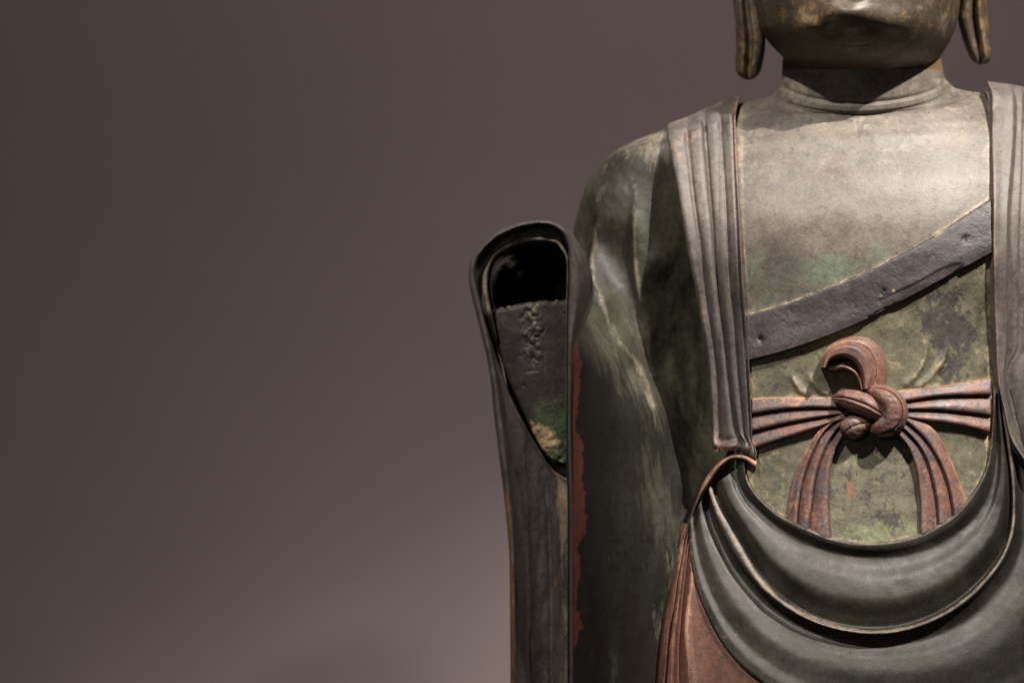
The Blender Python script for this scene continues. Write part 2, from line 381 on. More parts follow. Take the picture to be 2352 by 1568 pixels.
at = {'gold': np.where(bv < 165, 0.22, -0.6) + gauss(bu, bv, 2165, 165, 40, 40, .55) + gauss(bu, bv, 1830, 200, 40, 18, .9) + gauss(bu, bv, 1860, 40, 40, 40, .25),
      'gold2': np.where(bv < 160, 0.8, -0.6) + gauss(bu, bv, 2160, 180, 50, 40, .75) + gauss(bu, bv, 1820, 200, 40, 25, .75),
      'dust': np.where(bv > 180, np.exp(-dl / 8) * 0.8 + np.exp(-np.abs(ds) / 6) * 0.9 - 0.15 + 0.25 * np.clip((430 - bv) / 150, 0, 1), -1.0) + gauss(bu, bv, 2170, 160, 60, 40, .8) + gauss(bu, bv, 1830, 205, 40, 25, .6),
      'verd': gauss(bu, bv, 1940, 630, 190, 70, 0.75) + gauss(bu, bv, 1740, 650, 60, 90, 0.55) + gauss(bu, bv, 1960, 350, 160, 60, 0.18) - 0.15,
      'dark': gauss(bu, bv, 1800, 590, 60, 70, 0.85) + gauss(bu, bv, 1850, 235, 200, 18, 0.35)}
make('body', Vw, F, M_body, None, at, 70)

# ------------------------------------------------------------------ ears
def ear(outer, inner, mat):
    n = 90
    O, I = spl(outer, n), spl(inner, n)
    m = 41; t = np.linspace(0, 1, m)
    P = O[:, None] * (1 - t)[None, :, None] + I[:, None] * t[None, :, None]
    prof = -46 + 52 * np.sqrt(np.clip(1 - (2 * t - 1) ** 4, 0, 1)) - 17 * np.exp(-((t - 0.47) / 0.10) ** 2) + 7 * np.exp(-((t - 0.25) / 0.15) ** 2)
    ends = np.sqrt(np.clip(1 - np.clip((np.linspace(0, 1, n) - 0.90) / 0.10, 0, 1) ** 2, 0, 1))
    Hq = -105 + (prof[None] + 46) * (0.25 + 0.75 * ends)[:, None] - 46
    G = np.dstack([P[..., 0], P[..., 1], Hq])
    G[..., 2] += vnoise(G[..., 0] / 12, G[..., 1] / 14) * 3
    one = np.ones(G.shape[:2])
    return solid('ear', G, mat, 34, None, {'gold': lambda u, v: 0.35 + 0 * u, 'gold2': lambda u, v: 0.7 + 0 * u, 'dust': lambda u, v: -1 + 0 * u, 'verd': lambda u, v: -1 + 0 * u, 'dark': lambda u, v: 0 * u}, 60)
ear([(1668, -330), (1676, -160), (1684, 0), (1689, 70), (1691, 110), (1689, 145), (1692, 166), (1702, 179), (1717, 184)],
    [(1748, -330), (1740, -160), (1744, 0), (1752, 50), (1758, 85), (1757, 115), (1752, 146), (1745, 168), (1733, 180), (1719, 184)], M_body)
ear([(2282, -330), (2272, -160), (2266, 0), (2271, 50), (2276, 90), (2278, 120), (2275, 138), (2265, 147), (2252, 149)],
    [(2190, -330), (2194, -160), (2204, 0), (2200, 40), (2205, 70), (2214, 100), (2224, 125), (2236, 143), (2250, 149)], M_body)

# ------------------------------------------------------------------ robe mass behind everything
n = 140
vk = fn([(225, 0), (238, 0.35), (300, 0.62), (420, 0.80), (600, 0.90), (1000, 0.97), (1700, 1.0)])
vs = np.concatenate([np.linspace(226, 420, 50), np.linspace(428, 1700, 90)])
th = np.linspace(0, 2 * np.pi, 160, endpoint=False)
Uc = 1985 + 620 * vk(vs)[:, None] * np.sign(np.cos(th)) * np.abs(np.cos(th)) ** 0.8
Hc = -300 + np.where(np.sin(th) > 0, 120, 260)[None] * (0.3 + 0.7 * vk(vs)[:, None]) * np.sign(np.sin(th)) * np.abs(np.sin(th)) ** 0.8
G = np.stack([Uc, np.broadcast_to(vs[:, None], Uc.shape), Hc], -1)
z = np.zeros(G.shape[:2])
o = make('robe_back', to_world(G).reshape(-1, 3), quads(len(vs), 160, 0, False, True), M_arm, None, {'green': z + .2, 'black': z + .3, 'pale': z - 1, 'red': z - 1, 'verd': z - 1}, 0)

# ------------------------------------------------------------------ cloth panel over the belly
RIM = [(1707, 1067), (1715, 1095), (1728, 1124), (1750, 1149), (1785, 1180), (1836, 1205), (1898, 1232), (1961, 1246), (2023, 1246), (2086, 1236),
       (2148, 1210), (2195, 1179), (2229, 1141), (2254, 1103), (2270, 1062), (2277, 1015), (2281, 960), (2284, 905)]
def panel_h(u, v):
    dm, sm, _ = dist(u, v, [(1690, 778), (1716, 774), (1800, 752), (1900, 716), (2000, 672), (2100, 622), (2200, 566), (2270, 522), (2310, 496)])
    h = base(u, v) - 3 + np.clip(sm * dm / 12, -1, 1) * 6
    for poly, a_ in (([(1815, 842), (1824, 872), (1842, 898), (1880, 918)], 6.5), ([(1856, 845), (1866, 872), (1882, 893), (1908, 908)], 6),
                     ([(2118, 745), (2129, 785), (2124, 820), (2108, 855), (2072, 892)], 6.5), ([(2176, 770), (2176, 795), (2160, 835), (2130, 872), (2098, 896)], 6.5)):
        h = h + ridge(u, v, poly, a_, 8, 8, (0.45, 0.1))
    h = h - ridge(u, v, [(2052, 1050), (2056, 1110), (2052, 1160), (2055, 1225)], 2.2, 2.2, 2.2, (.1, .1))
    d1, s1, _ = dist(u, v, RIM, 120)
    out = np.where(((u > 1707) | (v > 1085)) & (s1 > 0) & ((v > 1040) | ((u > 2200) & (v > 905))), d1, 0)
    h = h - 70 * np.clip((out - 2) / 12, 0, 1)
    return h + vnoise(u / 30, v / 30) * 2.0 + vnoise(u / 9, v / 9) * 0.7
vs = np.linspace(560, 1275, 240); us = np.linspace(1690, 2300, 210)
Ug, Vg = np.meshgrid(us, vs)
G = np.stack([Ug, Vg, panel_h(Ug, Vg)], -1)
def pdust(u, v):
    d1, _, _ = dist(u, v, RIM); r = 0 * u
    for poly in ([(1815, 842), (1824, 872), (1842, 898), (1880, 918)], [(1856, 845), (1866, 872), (1882, 893), (1908, 908)],
                 [(2118, 765), (2127, 795), (2124, 820), (2108, 855), (2072, 892)], [(2176, 785), (2174, 800), (2160, 835), (2130, 872), (2098, 896)],
                 [(1726, 917), (1804, 911), (1910, 911)], [(2067, 894), (2148, 885), (2276, 868)]):
        r = np.maximum(r, 0.32 * np.exp(-(dist(u, v, poly)[0] / 6) ** 2))
    return np.maximum(r, 0.7 * np.exp(-d1 / 9)) + 0.45 * np.exp(-np.abs(u - 1727) / 10) + 0.5 * np.exp(-np.abs(u - 2272) / 8)
solid('belly_cloth', G, M_panel, 30, None, {
    'flake': lambda u, v: gauss(u, v, 2190, 775, 50, 90, 0.66) + gauss(u, v, 2130, 740, 40, 40, 0.6) + gauss(u, v, 1800, 890, 60, 40, 0.5) + gauss(u, v, 1960, 1140, 90, 60, 0.42) + gauss(u, v, 2055, 1195, 25, 25, .7) + 0.14,
    'dust': pdust, 'verd': lambda u, v: gauss(u, v, 2000, 1222, 110, 24, 0.8) + gauss(u, v, 1790, 1130, 30, 50, 0.4),
    'red': lambda u, v: gauss(u, v, 1954, 1124, 12, 30, 1.35) - 0.25}, 60)

# ------------------------------------------------------------------ dark sash across the chest
ST = [(1700, 727), (1716, 722), (1800, 697), (1900, 660), (2000, 617), (2100, 567), (2180, 518), (2270, 458), (2290, 444)]
SB = [(1712, 829), (1727, 825), (1800, 806), (1900, 771), (2000, 728), (2100, 676), (2200, 622), (2270, 585), (2290, 574)]
G = grid([H(ST, 1), H(mixc(ST, SB, .035), 7), H(mixc(ST, SB, .10), 9), H(mixc(ST, SB, .5), 14), H(mixc(ST, SB, .9), 20), H(mixc(ST, SB, .985), 20), H(SB, 15)], 260, 3)
u_, v_ = G[..., 0], G[..., 1]
d_, s1, p_ = dist(u_, v_, [(2010, 690), (2060, 668), (2110, 645), (2170, 612), (2215, 600)])
chip = np.where(s1 > 0, 1, 0) * np.clip(p_ / .05, 0, 1) * np.clip((1 - p_) / .05, 0, 1) * np.clip(d_ / 3, 0, 1)
edgy = vnoise(u_ / 14, v_ / 14) * 10
d2, s2, p2 = dist(u_, v_, [(1985, 727), (2040, 702), (2110, 672), (2180, 632), (2210, 606)])
chip2 = np.where(s2 > 0, 1, 0) * np.clip(p2 / .05, 0, 1) * np.clip((1 - p2) / .05, 0, 1) * np.clip((d2 + edgy * .6) / 3, 0, 1)
G[..., 2] += -3.2 * chip - 4 * chip2 + vnoise(u_ / 26, v_ / 18) * 1.0 + vnoise(u_ / 7, v_ / 6) * .45
for cu, cv in ((2030, 672), (2217, 549), (1748, 780)):
    r = np.hypot(u_ - cu, v_ - cv); G[..., 2] -= 6 * np.exp(-(r / 7) ** 2) * (1 + vnoise(u_ / 3, v_ / 3) * 1.5)
solid('sash', G, M_sash, 26, None, {'dust': lambda u, v: np.exp(-dist(u, v, ST)[0] / 4.5) * 1.0 - 0.2 + gauss(u, v, 1748, 780, 9, 7, .8) + gauss(u, v, 2217, 549, 8, 8, .7) + gauss(u, v, 2052, 668, 8, 6, .9) - .1,
                                    'chip': lambda u, v: 0.42 + 0.15 * chip}, 50)
def nail(u, v, r, h):
    rr = np.linspace(0.02, 1, 6)[:, None] * r; a_ = np.linspace(0, 2 * np.pi, 16, endpoint=False)[None]
    Un = u + rr * np.cos(a_); Vn = v + rr * np.sin(a_)
    hh = base(np.array(u), np.array(float(v))) + h + 0 * Un - (rr / r) ** 4 * r * 0.8 + np.zeros_like(a_)
    G = np.stack([Un, Vn, hh], -1)
    G = np.concatenate([G, G[-1:] - np.array([0, 0, 14.0])])
    z = np.zeros(G.shape[:2])
    make('nail', to_world(G).reshape(-1, 3), quads(G.shape[0], 16, 0, False, True), M_sash, None, {'dust': z - 1, 'chip': z + 1}, 50)
nail(2031, 674, 5.0, 16)

# ------------------------------------------------------------------ waist cord: two pleated bands, the knot, its loop and tails
def pleats(name, lines, n, hs, mat, outer_round=True, parent=None, swap=False, flk=0.45):
    """band of overlapping pleats between successive lines; each pleat rises to its lower edge then steps back"""
    cs = [H(lines[0], 0), H(mixc(lines[0], lines[1], .06), hs * .45)]
    for i in range(len(lines) - 1):
        A, B = lines[i], lines[i + 1]; last = i == len(lines) - 2
        if i > 0: cs.append(H(mixc(A, B, .07), hs * .30))
        cs += [H(mixc(A, B, .35), hs * .8), H(mixc(A, B, .72), hs * 1.08), H(mixc(A, B, .87), hs * 0.95), H(mixc(A, B, .97), hs * (0.0 if last else .0))]
    if not last: pass
    cs.append(H(lines[-1], -6))
    G = grid(cs, n, 2.0); G[..., 2] += 5
    dr, sr, _ = dist(G[..., 0], G[..., 1], RIM, 90)
    G[..., 2] -= np.where((sr > 0) & (G[..., 1] > 1060), 40 * np.clip((dr - 1) / 8, 0, 1), 0) + 30 * np.clip((1727 - G[..., 0]) / 5, 0, 1) + 30 * np.clip((G[..., 0] - 2275) / 5, 0, 1)
    G[..., 2] += vnoise(G[..., 0] / 20, G[..., 1] / 14) * 1.1 + vnoise(G[..., 0] / 5, G[..., 1] / 5) * .6
    dd = lambda u, v: np.max([0.8 * np.exp(-dist(u, v, l)[0] / 4) for l in (lines[0], lines[-1])], 0)
    return solid(name, G, mat, 16, parent, {'flake': lambda u, v: flk + 0 * u, 'dust': lambda u, v: 0.75 * np.exp(-dist(u, v, lines[0])[0] / 4) + 0.1}, 60)
pleats('cord_band', [[(1716, 917), (1728, 915), (1773, 912), (1836, 911), (1914, 912), (1950, 914)],
                     [(1716, 956), (1728, 954), (1773, 946), (1836, 939), (1914, 939), (1950, 940)],
                     [(1716, 997), (1728, 994), (1773, 982), (1836, 968), (1898, 957), (1945, 950)],
                     [(1722, 1036), (1734, 1032), (1773, 1018), (1836, 998), (1873, 985), (1940, 962)]], 150, 17, M_cord)
pleats('cord_band', [[(2040, 902), (2067, 896), (2148, 887), (2242, 874), (2280, 869)],
                     [(2045, 930), (2086, 923), (2148, 913), (2242, 910), (2280, 910)],
                     [(2050, 944), (2095, 942), (2148, 943), (2211, 949), (2276, 958)],
                     [(2055, 956), (2130, 968), (2180, 974), (2230, 984), (2272, 996)]], 150, 17, M_cord)
pleats('cord_tail', [[(1950, 935), (1923, 949), (1886, 981), (1854, 1027), (1829, 1077), (1817, 1124), (1808, 1187), (1806, 1215)],
                     [(1960, 945), (1936, 959), (1898, 987), (1867, 1040), (1848, 1093), (1836, 1156), (1833, 1199), (1832, 1225)],
                     [(1968, 950), (1948, 962), (1917, 996), (1892, 1040), (1873, 1102), (1867, 1156), (1859, 1212), (1858, 1235)],
                     [(1965, 970), (1942, 996), (1926, 1024), (1912, 1062), (1906, 1109), (1906, 1156), (1912, 1228), (1914, 1250)]], 170, 16, M_cord)
pleats('cord_tail', [[(2060, 935), (2092, 949), (2130, 971), (2158, 1003), (2180, 1046), (2201, 1096), (2217, 1137), (2226, 1165)],
                     [(2055, 955), (2089, 977), (2120, 1006), (2148, 1046), (2167, 1084), (2180, 1127), (2187, 1171), (2190, 1195)],
                     [(2050, 965), (2080, 991), (2108, 1021), (2130, 1062), (2142, 1109), (2151, 1156), (2153, 1199), (2154, 1222)],
                     [(2040, 980), (2064, 1002), (2083, 1027), (2098, 1062), (2106, 1102), (2111, 1155), (2111, 1221), (2112, 1240)]], 170, 16, M_cord)

knot = bpy.data.objects.new('knot', None); scene.collection.objects.link(knot); knot.parent = statue; knot.empty_display_size = 0.02
def zk(x, y): return (1862 + x * .1953, 759.5 + y * .1953)      # close-up sketch of the knot -> design units
def KC(pts): return [zk(*p) for p in pts]
CORD_AT = {'flake': lambda u, v: 0.3 + 0 * u, 'dust': lambda u, v: 0.1 + 0 * u}
# the loop: an open shell that curls over to the left
lo = KC([(118, 440), (122, 330), (195, 205), (320, 108), (500, 65), (690, 90), (812, 180), (890, 320), (905, 480), (885, 640)])
lv = KC([(128, 430), (142, 310), (235, 195), (370, 137), (500, 132), (622, 168), (712, 262), (760, 380), (772, 490), (720, 660)])
lc = KC([(150, 430), (182, 310), (280, 225), (410, 190), (540, 220), (632, 320), (672, 440), (685, 540), (665, 680)])
li = KC([(180, 425), (225, 345), (325, 302), (430, 310), (520, 370), (578, 450), (610, 540), (622, 680)])
lb = KC([(196, 430), (240, 370), (330, 330), (420, 335), (495, 395), (545, 470), (585, 560), (612, 680)])
G = grid([H(lo, -2), H(mixc(lo, lv, .15), 10), H(mixc(lo, lv, .6), 20), H(mixc(lo, lv, .93), 24), H(lv, 20), H(mixc(lv, lc, .12), 34), H(mixc(lv, lc, .5), 52), H(lc, 62), H(mixc(lc, li, .6), 62), H(li, 52), H(mixc(li, lb, .5), 40), H(lb, 6)], 120, 2)
solid('loop', G, M_cord, 10, knot, {'flake': lambda u, v: 0.25 + 0 * u, 'dust': lambda u, v: 0.95 * np.exp(-dist(u, v, lv)[0] / 3) + .5 * np.exp(-dist(u, v, lo)[0] / 4)}, 60)
tu = KC([(188, 405), (250, 398), (350, 388), (450, 415), (540, 478), (592, 560), (622, 690)])
tl = KC([(215, 462), (290, 463), (370, 443), (445, 460), (515, 505), (560, 585), (592, 690)])
G = grid([H(tu, 6), H(mixc(tu, tl, .12), 34, 46, 44), H(mixc(tu, tl, .5), 37, 50, 48), H(mixc(tu, tl, .88), 34, 46, 44), H(tl, -4)], 90, 1.2)
solid('loop_tongue', G, M_cord, 8, knot, {'flake': lambda u, v: 0 * u, 'dust': lambda u, v: .75 + 0 * u}, 60)
dome = lambda e: (lambda t: np.sqrt(np.clip(1 - np.abs(t) ** e, 0, 1)))
# lower left strand
pc = dome(2.4); strand('strand', [(*zk(715, 1075), 28, 11), (*zk(640, 1090), 32, 18), (*zk(560, 1110), 36, 25), (*zk(470, 1150), 36, 27), (*zk(410, 1195), 30, 20), (*zk(378, 1225), 22, 7)],
       lambda t: 24 * pc(t) - 3.5 * np.exp(-((t - .05) / .07) ** 2) - 4, M_cord, 70, 41, 30, knot, True, CORD_AT)
# upper left strand, in two pleats
pa = dome(2.2); strand('strand', [(*zk(252, 772), 14, 3), (*zk(300, 785), 26, 13), (*zk(380, 790), 36, 19), (*zk(500, 820), 46, 25), (*zk(640, 870), 50, 26), (*zk(760, 935), 48, 23), (*zk(850, 990), 40, 18)],
       lambda t: 26 * pa(t) - 8 * np.exp(-((t + .08) / .06) ** 2) + 3 * np.exp(-((t - .18) / .15) ** 2) - 4, M_cord, 100, 51, 45, knot, True, CORD_AT)
# big coil on the right, with a thin outer pleat
pb = dome(2.6)
strand('strand', [(*zk(650, 700), 40, 7), (*zk(740, 710), 46, 14), (*zk(850, 745), 54, 22), (*zk(955, 830), 60, 27), (*zk(1000, 950), 60, 29), (*zk(950, 1075), 54, 29), (*zk(845, 1140), 46, 23), (*zk(740, 1178), 36, 12), (*zk(705, 1195), 30, 3)],
       lambda t: 30 * pb(t) + 3 * t - 9 * np.exp(-((t + .52) / .055) ** 2) - 5 * (t < -.55) - 4, M_cord, 130, 61, 60, knot, True, CORD_AT)

# ------------------------------------------------------------------ pleated stole over the right shoulder
E0 = [(1534, 284), (1532, 300), (1539, 350), (1553, 421), (1567, 509), (1583, 596), (1596, 660), (1610, 740), (1625, 830), (1631, 916), (1634, 970), (1635, 1012), (1637, 1036)]
G1 = [(1580, 268), (1578, 285), (1579, 320), (1585, 379), (1591, 437), (1598, 491), (1610, 561), (1618, 632), (1626, 702), (1640, 793), (1650, 880), (1652, 970), (1654, 1012), (1652, 1036)]
S2 = [(1622, 248), (1620, 266), (1622, 301), (1626, 360), (1631, 418), (1638, 491), (1645, 596), (1655, 690), (1668, 798), (1678, 893), (1686, 952), (1694, 992), (1704, 1016), (1700, 1032)]
G3 = [(1658, 232), (1655, 252), (1657, 301), (1660, 360), (1665, 428), (1670, 520), (1677, 632), (1687, 737), (1694, 835), (1700, 900), (1706, 960), (1712, 1005), (1722, 1028), (1718, 1042)]
E4 = [(1706, 216), (1692, 250), (1690, 275), (1691, 320), (1693, 379), (1696, 437), (1701, 526), (1706, 632), (1713, 735), (1720, 820), (1724, 900), (1727, 970), (1730, 1015), (1738, 1040), (1736, 1056)]
def HT(c, top, h):   # heights that roll back over the shoulder at the top end
    out = []
    for i, p in enumerate(c): out.append((p[0], p[1], h + (top if i == 0 else top * .25 if i == 1 else 0)))
    return out
def stole_h(G):
    u, v = G[..., 0], G[..., 1]
    # the base relief is too far back over the shoulder here, so the stole follows its own crown
    G[..., 2] += front(v) + np.maximum(np.where(u < 1990, -60, -32) * (np.abs(u - 1990) / 290.0) ** 2.2, -85) + 10 * np.clip((v - 300) / 300, 0, 1)
    return G
G = grid([HT(E0, -70, -14), HT(mixc(E0, G1, .05, 40), -70, 2), HT(mixc(E0, G1, .35, 40), -70, 10), HT(mixc(E0, G1, .75, 40), -70, 9), HT(G1, -70, 1), HT(mixc(G1, S2, .2, 40), -70, 10),
          HT(mixc(G1, S2, .55, 40), -70, 15), HT(mixc(G1, S2, .74, 40), -70, 13), HT(mixc(G1, S2, .93, 40), -70, -3), HT(S2, -70, -5), HT(mixc(S2, G3, .1, 40), -70, 4), HT(mixc(S2, G3, .45, 40), -70, 9), HT(mixc(S2, G3, .8, 40), -70, 7), HT(G3, -70, 0),
          HT(mixc(G3, E4, .2, 40), -70, 6), HT(mixc(G3, E4, .6, 40), -70, 9), HT(mixc(G3, E4, .80, 40), -70, 4), HT(mixc(G3, E4, .90, 40), -70, 12), HT(mixc(G3, E4, .97, 40), -70, 12), HT(E4, -70, 2)], 330, 2.5, False)
G = stole_h(G)
u_, v_ = G[..., 0], G[..., 1]
G[..., 2] += ridge(u_, v_, [(1634, 1018), (1665, 1024), (1695, 1022), (1722, 1034), (1738, 1052)], 9, 9, 16, (0, 0)) - ridge(u_, v_, [(1645, 1000), (1665, 1012), (1690, 1010), (1715, 1020)], 6, 8, 8)
G[..., 2] += vnoise(u_ / 20, v_ / 60) * 2 + vnoise(u_ / 6, v_ / 9) * .5
solid('stole', G, M_stole, 60, None, {'ochre': lambda u, v: gauss(u, v, 1552, 335, 22, 45, .6) + gauss(u, v, 1600, 620, 18, 60, .35) + gauss(u, v, 1612, 720, 12, 40, .4) - .15,
                                      'edge': lambda u, v: 0.9 * np.exp(-np.abs(u - np.interp(v, [p[1] for p in E4[1:]], [p[0] for p in E4[1:]])) / 4) + .5 * np.clip((v - 990) / 30, 0, 1),
                                      'dark': lambda u, v:   .55 * np.clip((v - 420) / 350, 0, 1) + gauss(u, v, 1700, 950, 25, 90, .35) + .1}, 55)
# red strap that passes under the stole's hem
sa = [(1738, 1056), (1725, 1050), (1707, 1044), (1690, 1043), (1668, 1049), (1640, 1072), (1619, 1100), (1595, 1158), (1576, 1211), (1568, 1235)]
sb = [(1736, 1078), (1724, 1068), (1713, 1059), (1687, 1055), (1658, 1071), (1636, 1099), (1615, 1130), (1590, 1184), (1578, 1216), (1570, 1238)]
G = grid([H(sa, -4, -4), H(mixc(sa, sb, .15), 26, 24), H(mixc(sa, sb, .5), 32, 32), H(mixc(sa, sb, .85), 28, 26), H(sb, -2, 0)], 120, 1.6)
solid('strap', G, M_cord, 50, None, {'flake': lambda u, v: .15 + .5 * np.clip((v - 1110) / 60, 0, 1), 'dust': lambda u, v: .4 - .4 * np.clip((v - 1110) / 60, 0, 1)}, 55)

# ------------------------------------------------------------------ right shoulder and the sleeve that hangs from it
Lf = fn([(286, 1540), (291, 1531), (301, 1515), (308, 1497), (322, 1462), (340, 1427), (364, 1392), (396, 1364), (438, 1342), (484, 1328), (530, 1318), (600, 1312), (650, 1316), (700, 1322),
         (783, 1318), (860, 1309), (960, 1308), (1100, 1312), (1700, 1313)])
Rf = fn([(286, 1560), (320, 1575), (450, 1620), (700, 1660), (1000, 1680), (1060, 1660), (1100, 1636), (1163, 1598), (1211, 1577), (1241, 1567), (1272, 1557), (1329, 1544), (1370, 1532), (1411, 1523), (1473, 1513), (1568, 1504), (1700, 1492)])
vs = np.concatenate([np.linspace(286, 400, 60), np.linspace(402, 1640, 480)]); t = np.linspace(0, 1, 190)
Ug = Lf(vs)[:, None] * (1 - t) + Rf(vs)[:, None] * t; Vg = np.broadcast_to(vs[:, None], Ug.shape)
CT = [(1531, 300, -72), (1480, 330, -70), (1420, 380, -74), (1540, 420, -84), (1590, 320, -90), (1505, 600, -55), (1560, 600, -92), (1620, 700, -150), (1620, 850, -165), (1460, 600, -75), (1400, 500, -75), (1335, 560, -95), (1380, 620, -66),
      (1420, 720, -40), (1460, 760, -62), (1490, 770, -88), (1545, 760, -122), (1500, 880, -62), (1560, 900, -125), (1620, 1000, -140), (1570, 1020, -80),
      (1318, 790, 395), (1312, 860, 408), (1310, 1000, 412), (1312, 1250, 415), (1312, 1640, 420), (1366, 800, 250), (1366, 950, 320), (1366, 1200, 340), (1355, 1500, 350),
      (1398, 750, 20), (1440, 850, 35), (1420, 850, 130), (1430, 950, 190), (1430, 1150, 225), (1430, 1350, 245), (1430, 1640, 265), (1475, 960, 80), (1505, 970, 5), (1520, 1060, 15), (1500, 1150, 95), (1500, 1350, 150),
      (1470, 1640, 230), (1560, 1150, -5), (1590, 1120, -40), (1545, 1300, 80), (1520, 1450, 130), (1505, 1640, 170), (1640, 1060, -110)]
Hq = tps(CT, Ug, Vg, 0.02)
tl_ = np.clip((Ug - Lf(vs)[:, None]) / 150, 0, 1)
Hq = Hq - 140 * (1 - np.sqrt(np.clip(1 - (1 - tl_) ** 2, 0, 1))) * np.clip((690 - Vg) / 40, 0, 1)
FA = [(1375, 440), (1371, 484), (1365, 544), (1360, 596), (1363, 640), (1381, 677), (1399, 730), (1427, 786), (1467, 840), (1485, 880), (1500, 930)]
FB = [(1462, 400), (1463, 473), (1458, 526), (1458, 580), (1463, 632), (1472, 684), (1484, 737), (1489, 786), (1500, 860)]
FC = [(1395, 770), (1436, 840), (1483, 899), (1502, 954), (1514, 1032), (1510, 1120)]
Hq = Hq + ridge(Ug, Vg, FA, 22, 11, 26, (.2, .2)) + ridge(Ug, Vg, FB, 17, 14, 34, (.3, .2)) + ridge(Ug, Vg, FC, 10, 30, 16, (.1, .4))
Hq = Hq + ridge(Ug, Vg, [(1545, 760), (1550, 860), (1565, 960), (1575, 1060)], 5, 16, 16, (.3, .2)) + ridge(Ug, Vg, [(1595, 760), (1600, 880), (1605, 1000)], 4, 14, 14, (.3, .2))
Hq = Hq + ridge(Ug, Vg, [(1452, 920), (1470, 1060), (1455, 1250), (1430, 1640)], 9, 26, 30, (.2, 0)) - ridge(Ug, Vg, [(1400, 860), (1412, 1060), (1405, 1300), (1395, 1640)], 7, 22, 22, (.2, 0)) + ridge(Ug, Vg, [(1520, 1080), (1525, 1220), (1495, 1400), (1475, 1640)], 8, 18, 26, (.2, 0))
Hq = Hq + vnoise(Ug / 30, Vg / 60) * 5 + vnoise(Ug / 12, Vg / 16) * 1.2
G = np.stack([Ug, Vg, Hq], -1)
RSE = fn([(700, 1330), (760, 1336), (800, 1338), (850, 1345), (880, 1343), (920, 1342), (960, 1336), (1000, 1340), (1033, 1354), (1100, 1352), (1150, 1358), (1229, 1353), (1264, 1338), (1300, 1346), (1340, 1341), (1385, 1337), (1436, 1345), (1460, 1337), (1520, 1330), (1600, 1332), (1700, 1330)])
def red_strip(u, v):
    d = np.minimum((RSE(v) - 5 + vnoise(v / 11, v * 0 + 3) * 7 + vnoise(v / 4, v * 0 + 9) * 4 - u) / 12, (u - 1314) / 6) - .5 * np.maximum(0, vnoise(u / 6 + 9, v / 14) + vnoise(u / 3, v / 5) * .6)
    return np.clip(d, -2, 1.0) - .9 * np.clip((790 - v) / 40, 0, 1) - .35 * np.clip((v - 1440) / 60, 0, 1)
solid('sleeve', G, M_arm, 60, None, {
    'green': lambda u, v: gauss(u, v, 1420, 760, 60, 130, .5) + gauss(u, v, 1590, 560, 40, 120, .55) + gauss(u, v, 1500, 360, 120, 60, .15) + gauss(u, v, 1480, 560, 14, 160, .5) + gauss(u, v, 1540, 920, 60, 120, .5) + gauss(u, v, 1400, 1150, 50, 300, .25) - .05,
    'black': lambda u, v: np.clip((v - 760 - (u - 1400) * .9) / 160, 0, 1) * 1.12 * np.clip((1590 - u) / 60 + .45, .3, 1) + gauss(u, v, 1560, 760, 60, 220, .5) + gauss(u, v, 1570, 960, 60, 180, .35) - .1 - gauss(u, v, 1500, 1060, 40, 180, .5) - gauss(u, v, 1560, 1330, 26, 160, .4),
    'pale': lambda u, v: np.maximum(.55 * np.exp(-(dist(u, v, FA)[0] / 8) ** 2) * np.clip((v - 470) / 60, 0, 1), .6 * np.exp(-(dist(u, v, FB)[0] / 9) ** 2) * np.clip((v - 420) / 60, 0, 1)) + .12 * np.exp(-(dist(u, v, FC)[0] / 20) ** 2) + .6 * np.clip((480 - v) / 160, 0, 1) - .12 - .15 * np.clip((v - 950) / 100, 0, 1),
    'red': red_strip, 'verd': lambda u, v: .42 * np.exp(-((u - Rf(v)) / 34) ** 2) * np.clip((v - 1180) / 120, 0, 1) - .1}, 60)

# ------------------------------------------------------------------ sleeve opening: rim, hollow, lining and the socket the hand was fixed to
N_ = 260
LB = [(1172, 1640), (1172, 1500), (1171, 1385), (1169, 1268), (1160, 1166), (1155, 1120), (1145, 1040), (1137, 975), (1121, 837), (1100, 747), (1084, 684), (1077, 648)]
TOPO = [(1076, 627), (1080, 601), (1095, 576), (1117, 552), (1144, 531), (1175, 517), (1212, 508), (1241, 505), (1271, 509), (1290, 517), (1310, 531), (1322, 547), (1339, 578), (1353, 613), (1360, 642)]
RO = [(1357, 672), (1347, 705), (1335, 744), (1322, 783), (1314, 830), (1311, 880), (1310, 1000), (1314, 1150), (1314, 1400), (1314, 1640)]
OUT = LB + TOPO + RO
INN = [(1186, 1640), (1186, 1500), (1185, 1385), (1183, 1268), (1177, 1166), (1172, 1120), (1163, 1040), (1156, 975), (1139, 850), (1119, 760), (1103, 695), (1094, 655)] + \
      [(1091, 625), (1096, 599), (1109, 576), (1132, 552.5), (1160, 535), (1191, 522), (1212, 517.5), (1234, 514), (1263, 517), (1282, 527), (1296, 545), (1303, 560), (1307, 580), (1308, 605), (1307.5, 640)] + \
      [(1307, 672), (1305.5, 705), (1304.5, 744), (1304, 783), (1304, 830), (1304, 880), (1304, 1000), (1307, 1150), (1307, 1400), (1307, 1640)]
RG_O = [(1204, 1640), (1204, 1500), (1203, 1385), (1200, 1268), (1194, 1166), (1190, 1120), (1182, 1050), (1172, 975), (1152, 850), (1128, 760), (1114, 700), (1107, 660)] + \
       [(1108, 634), (1113, 615), (1126, 590), (1150, 570), (1177, 552.5), (1202, 544), (1217, 542.5), (1232, 542), (1261, 547), (1281, 551), (1294, 566), (1300, 576), (1304, 592), (1305, 612), (1305, 640)] + \
       [(1304, 672), (1303, 705), (1302, 744), (1302, 783), (1302, 830), (1302, 880), (1302, 1000), (1305, 1150), (1305, 1400), (1305, 1640)]
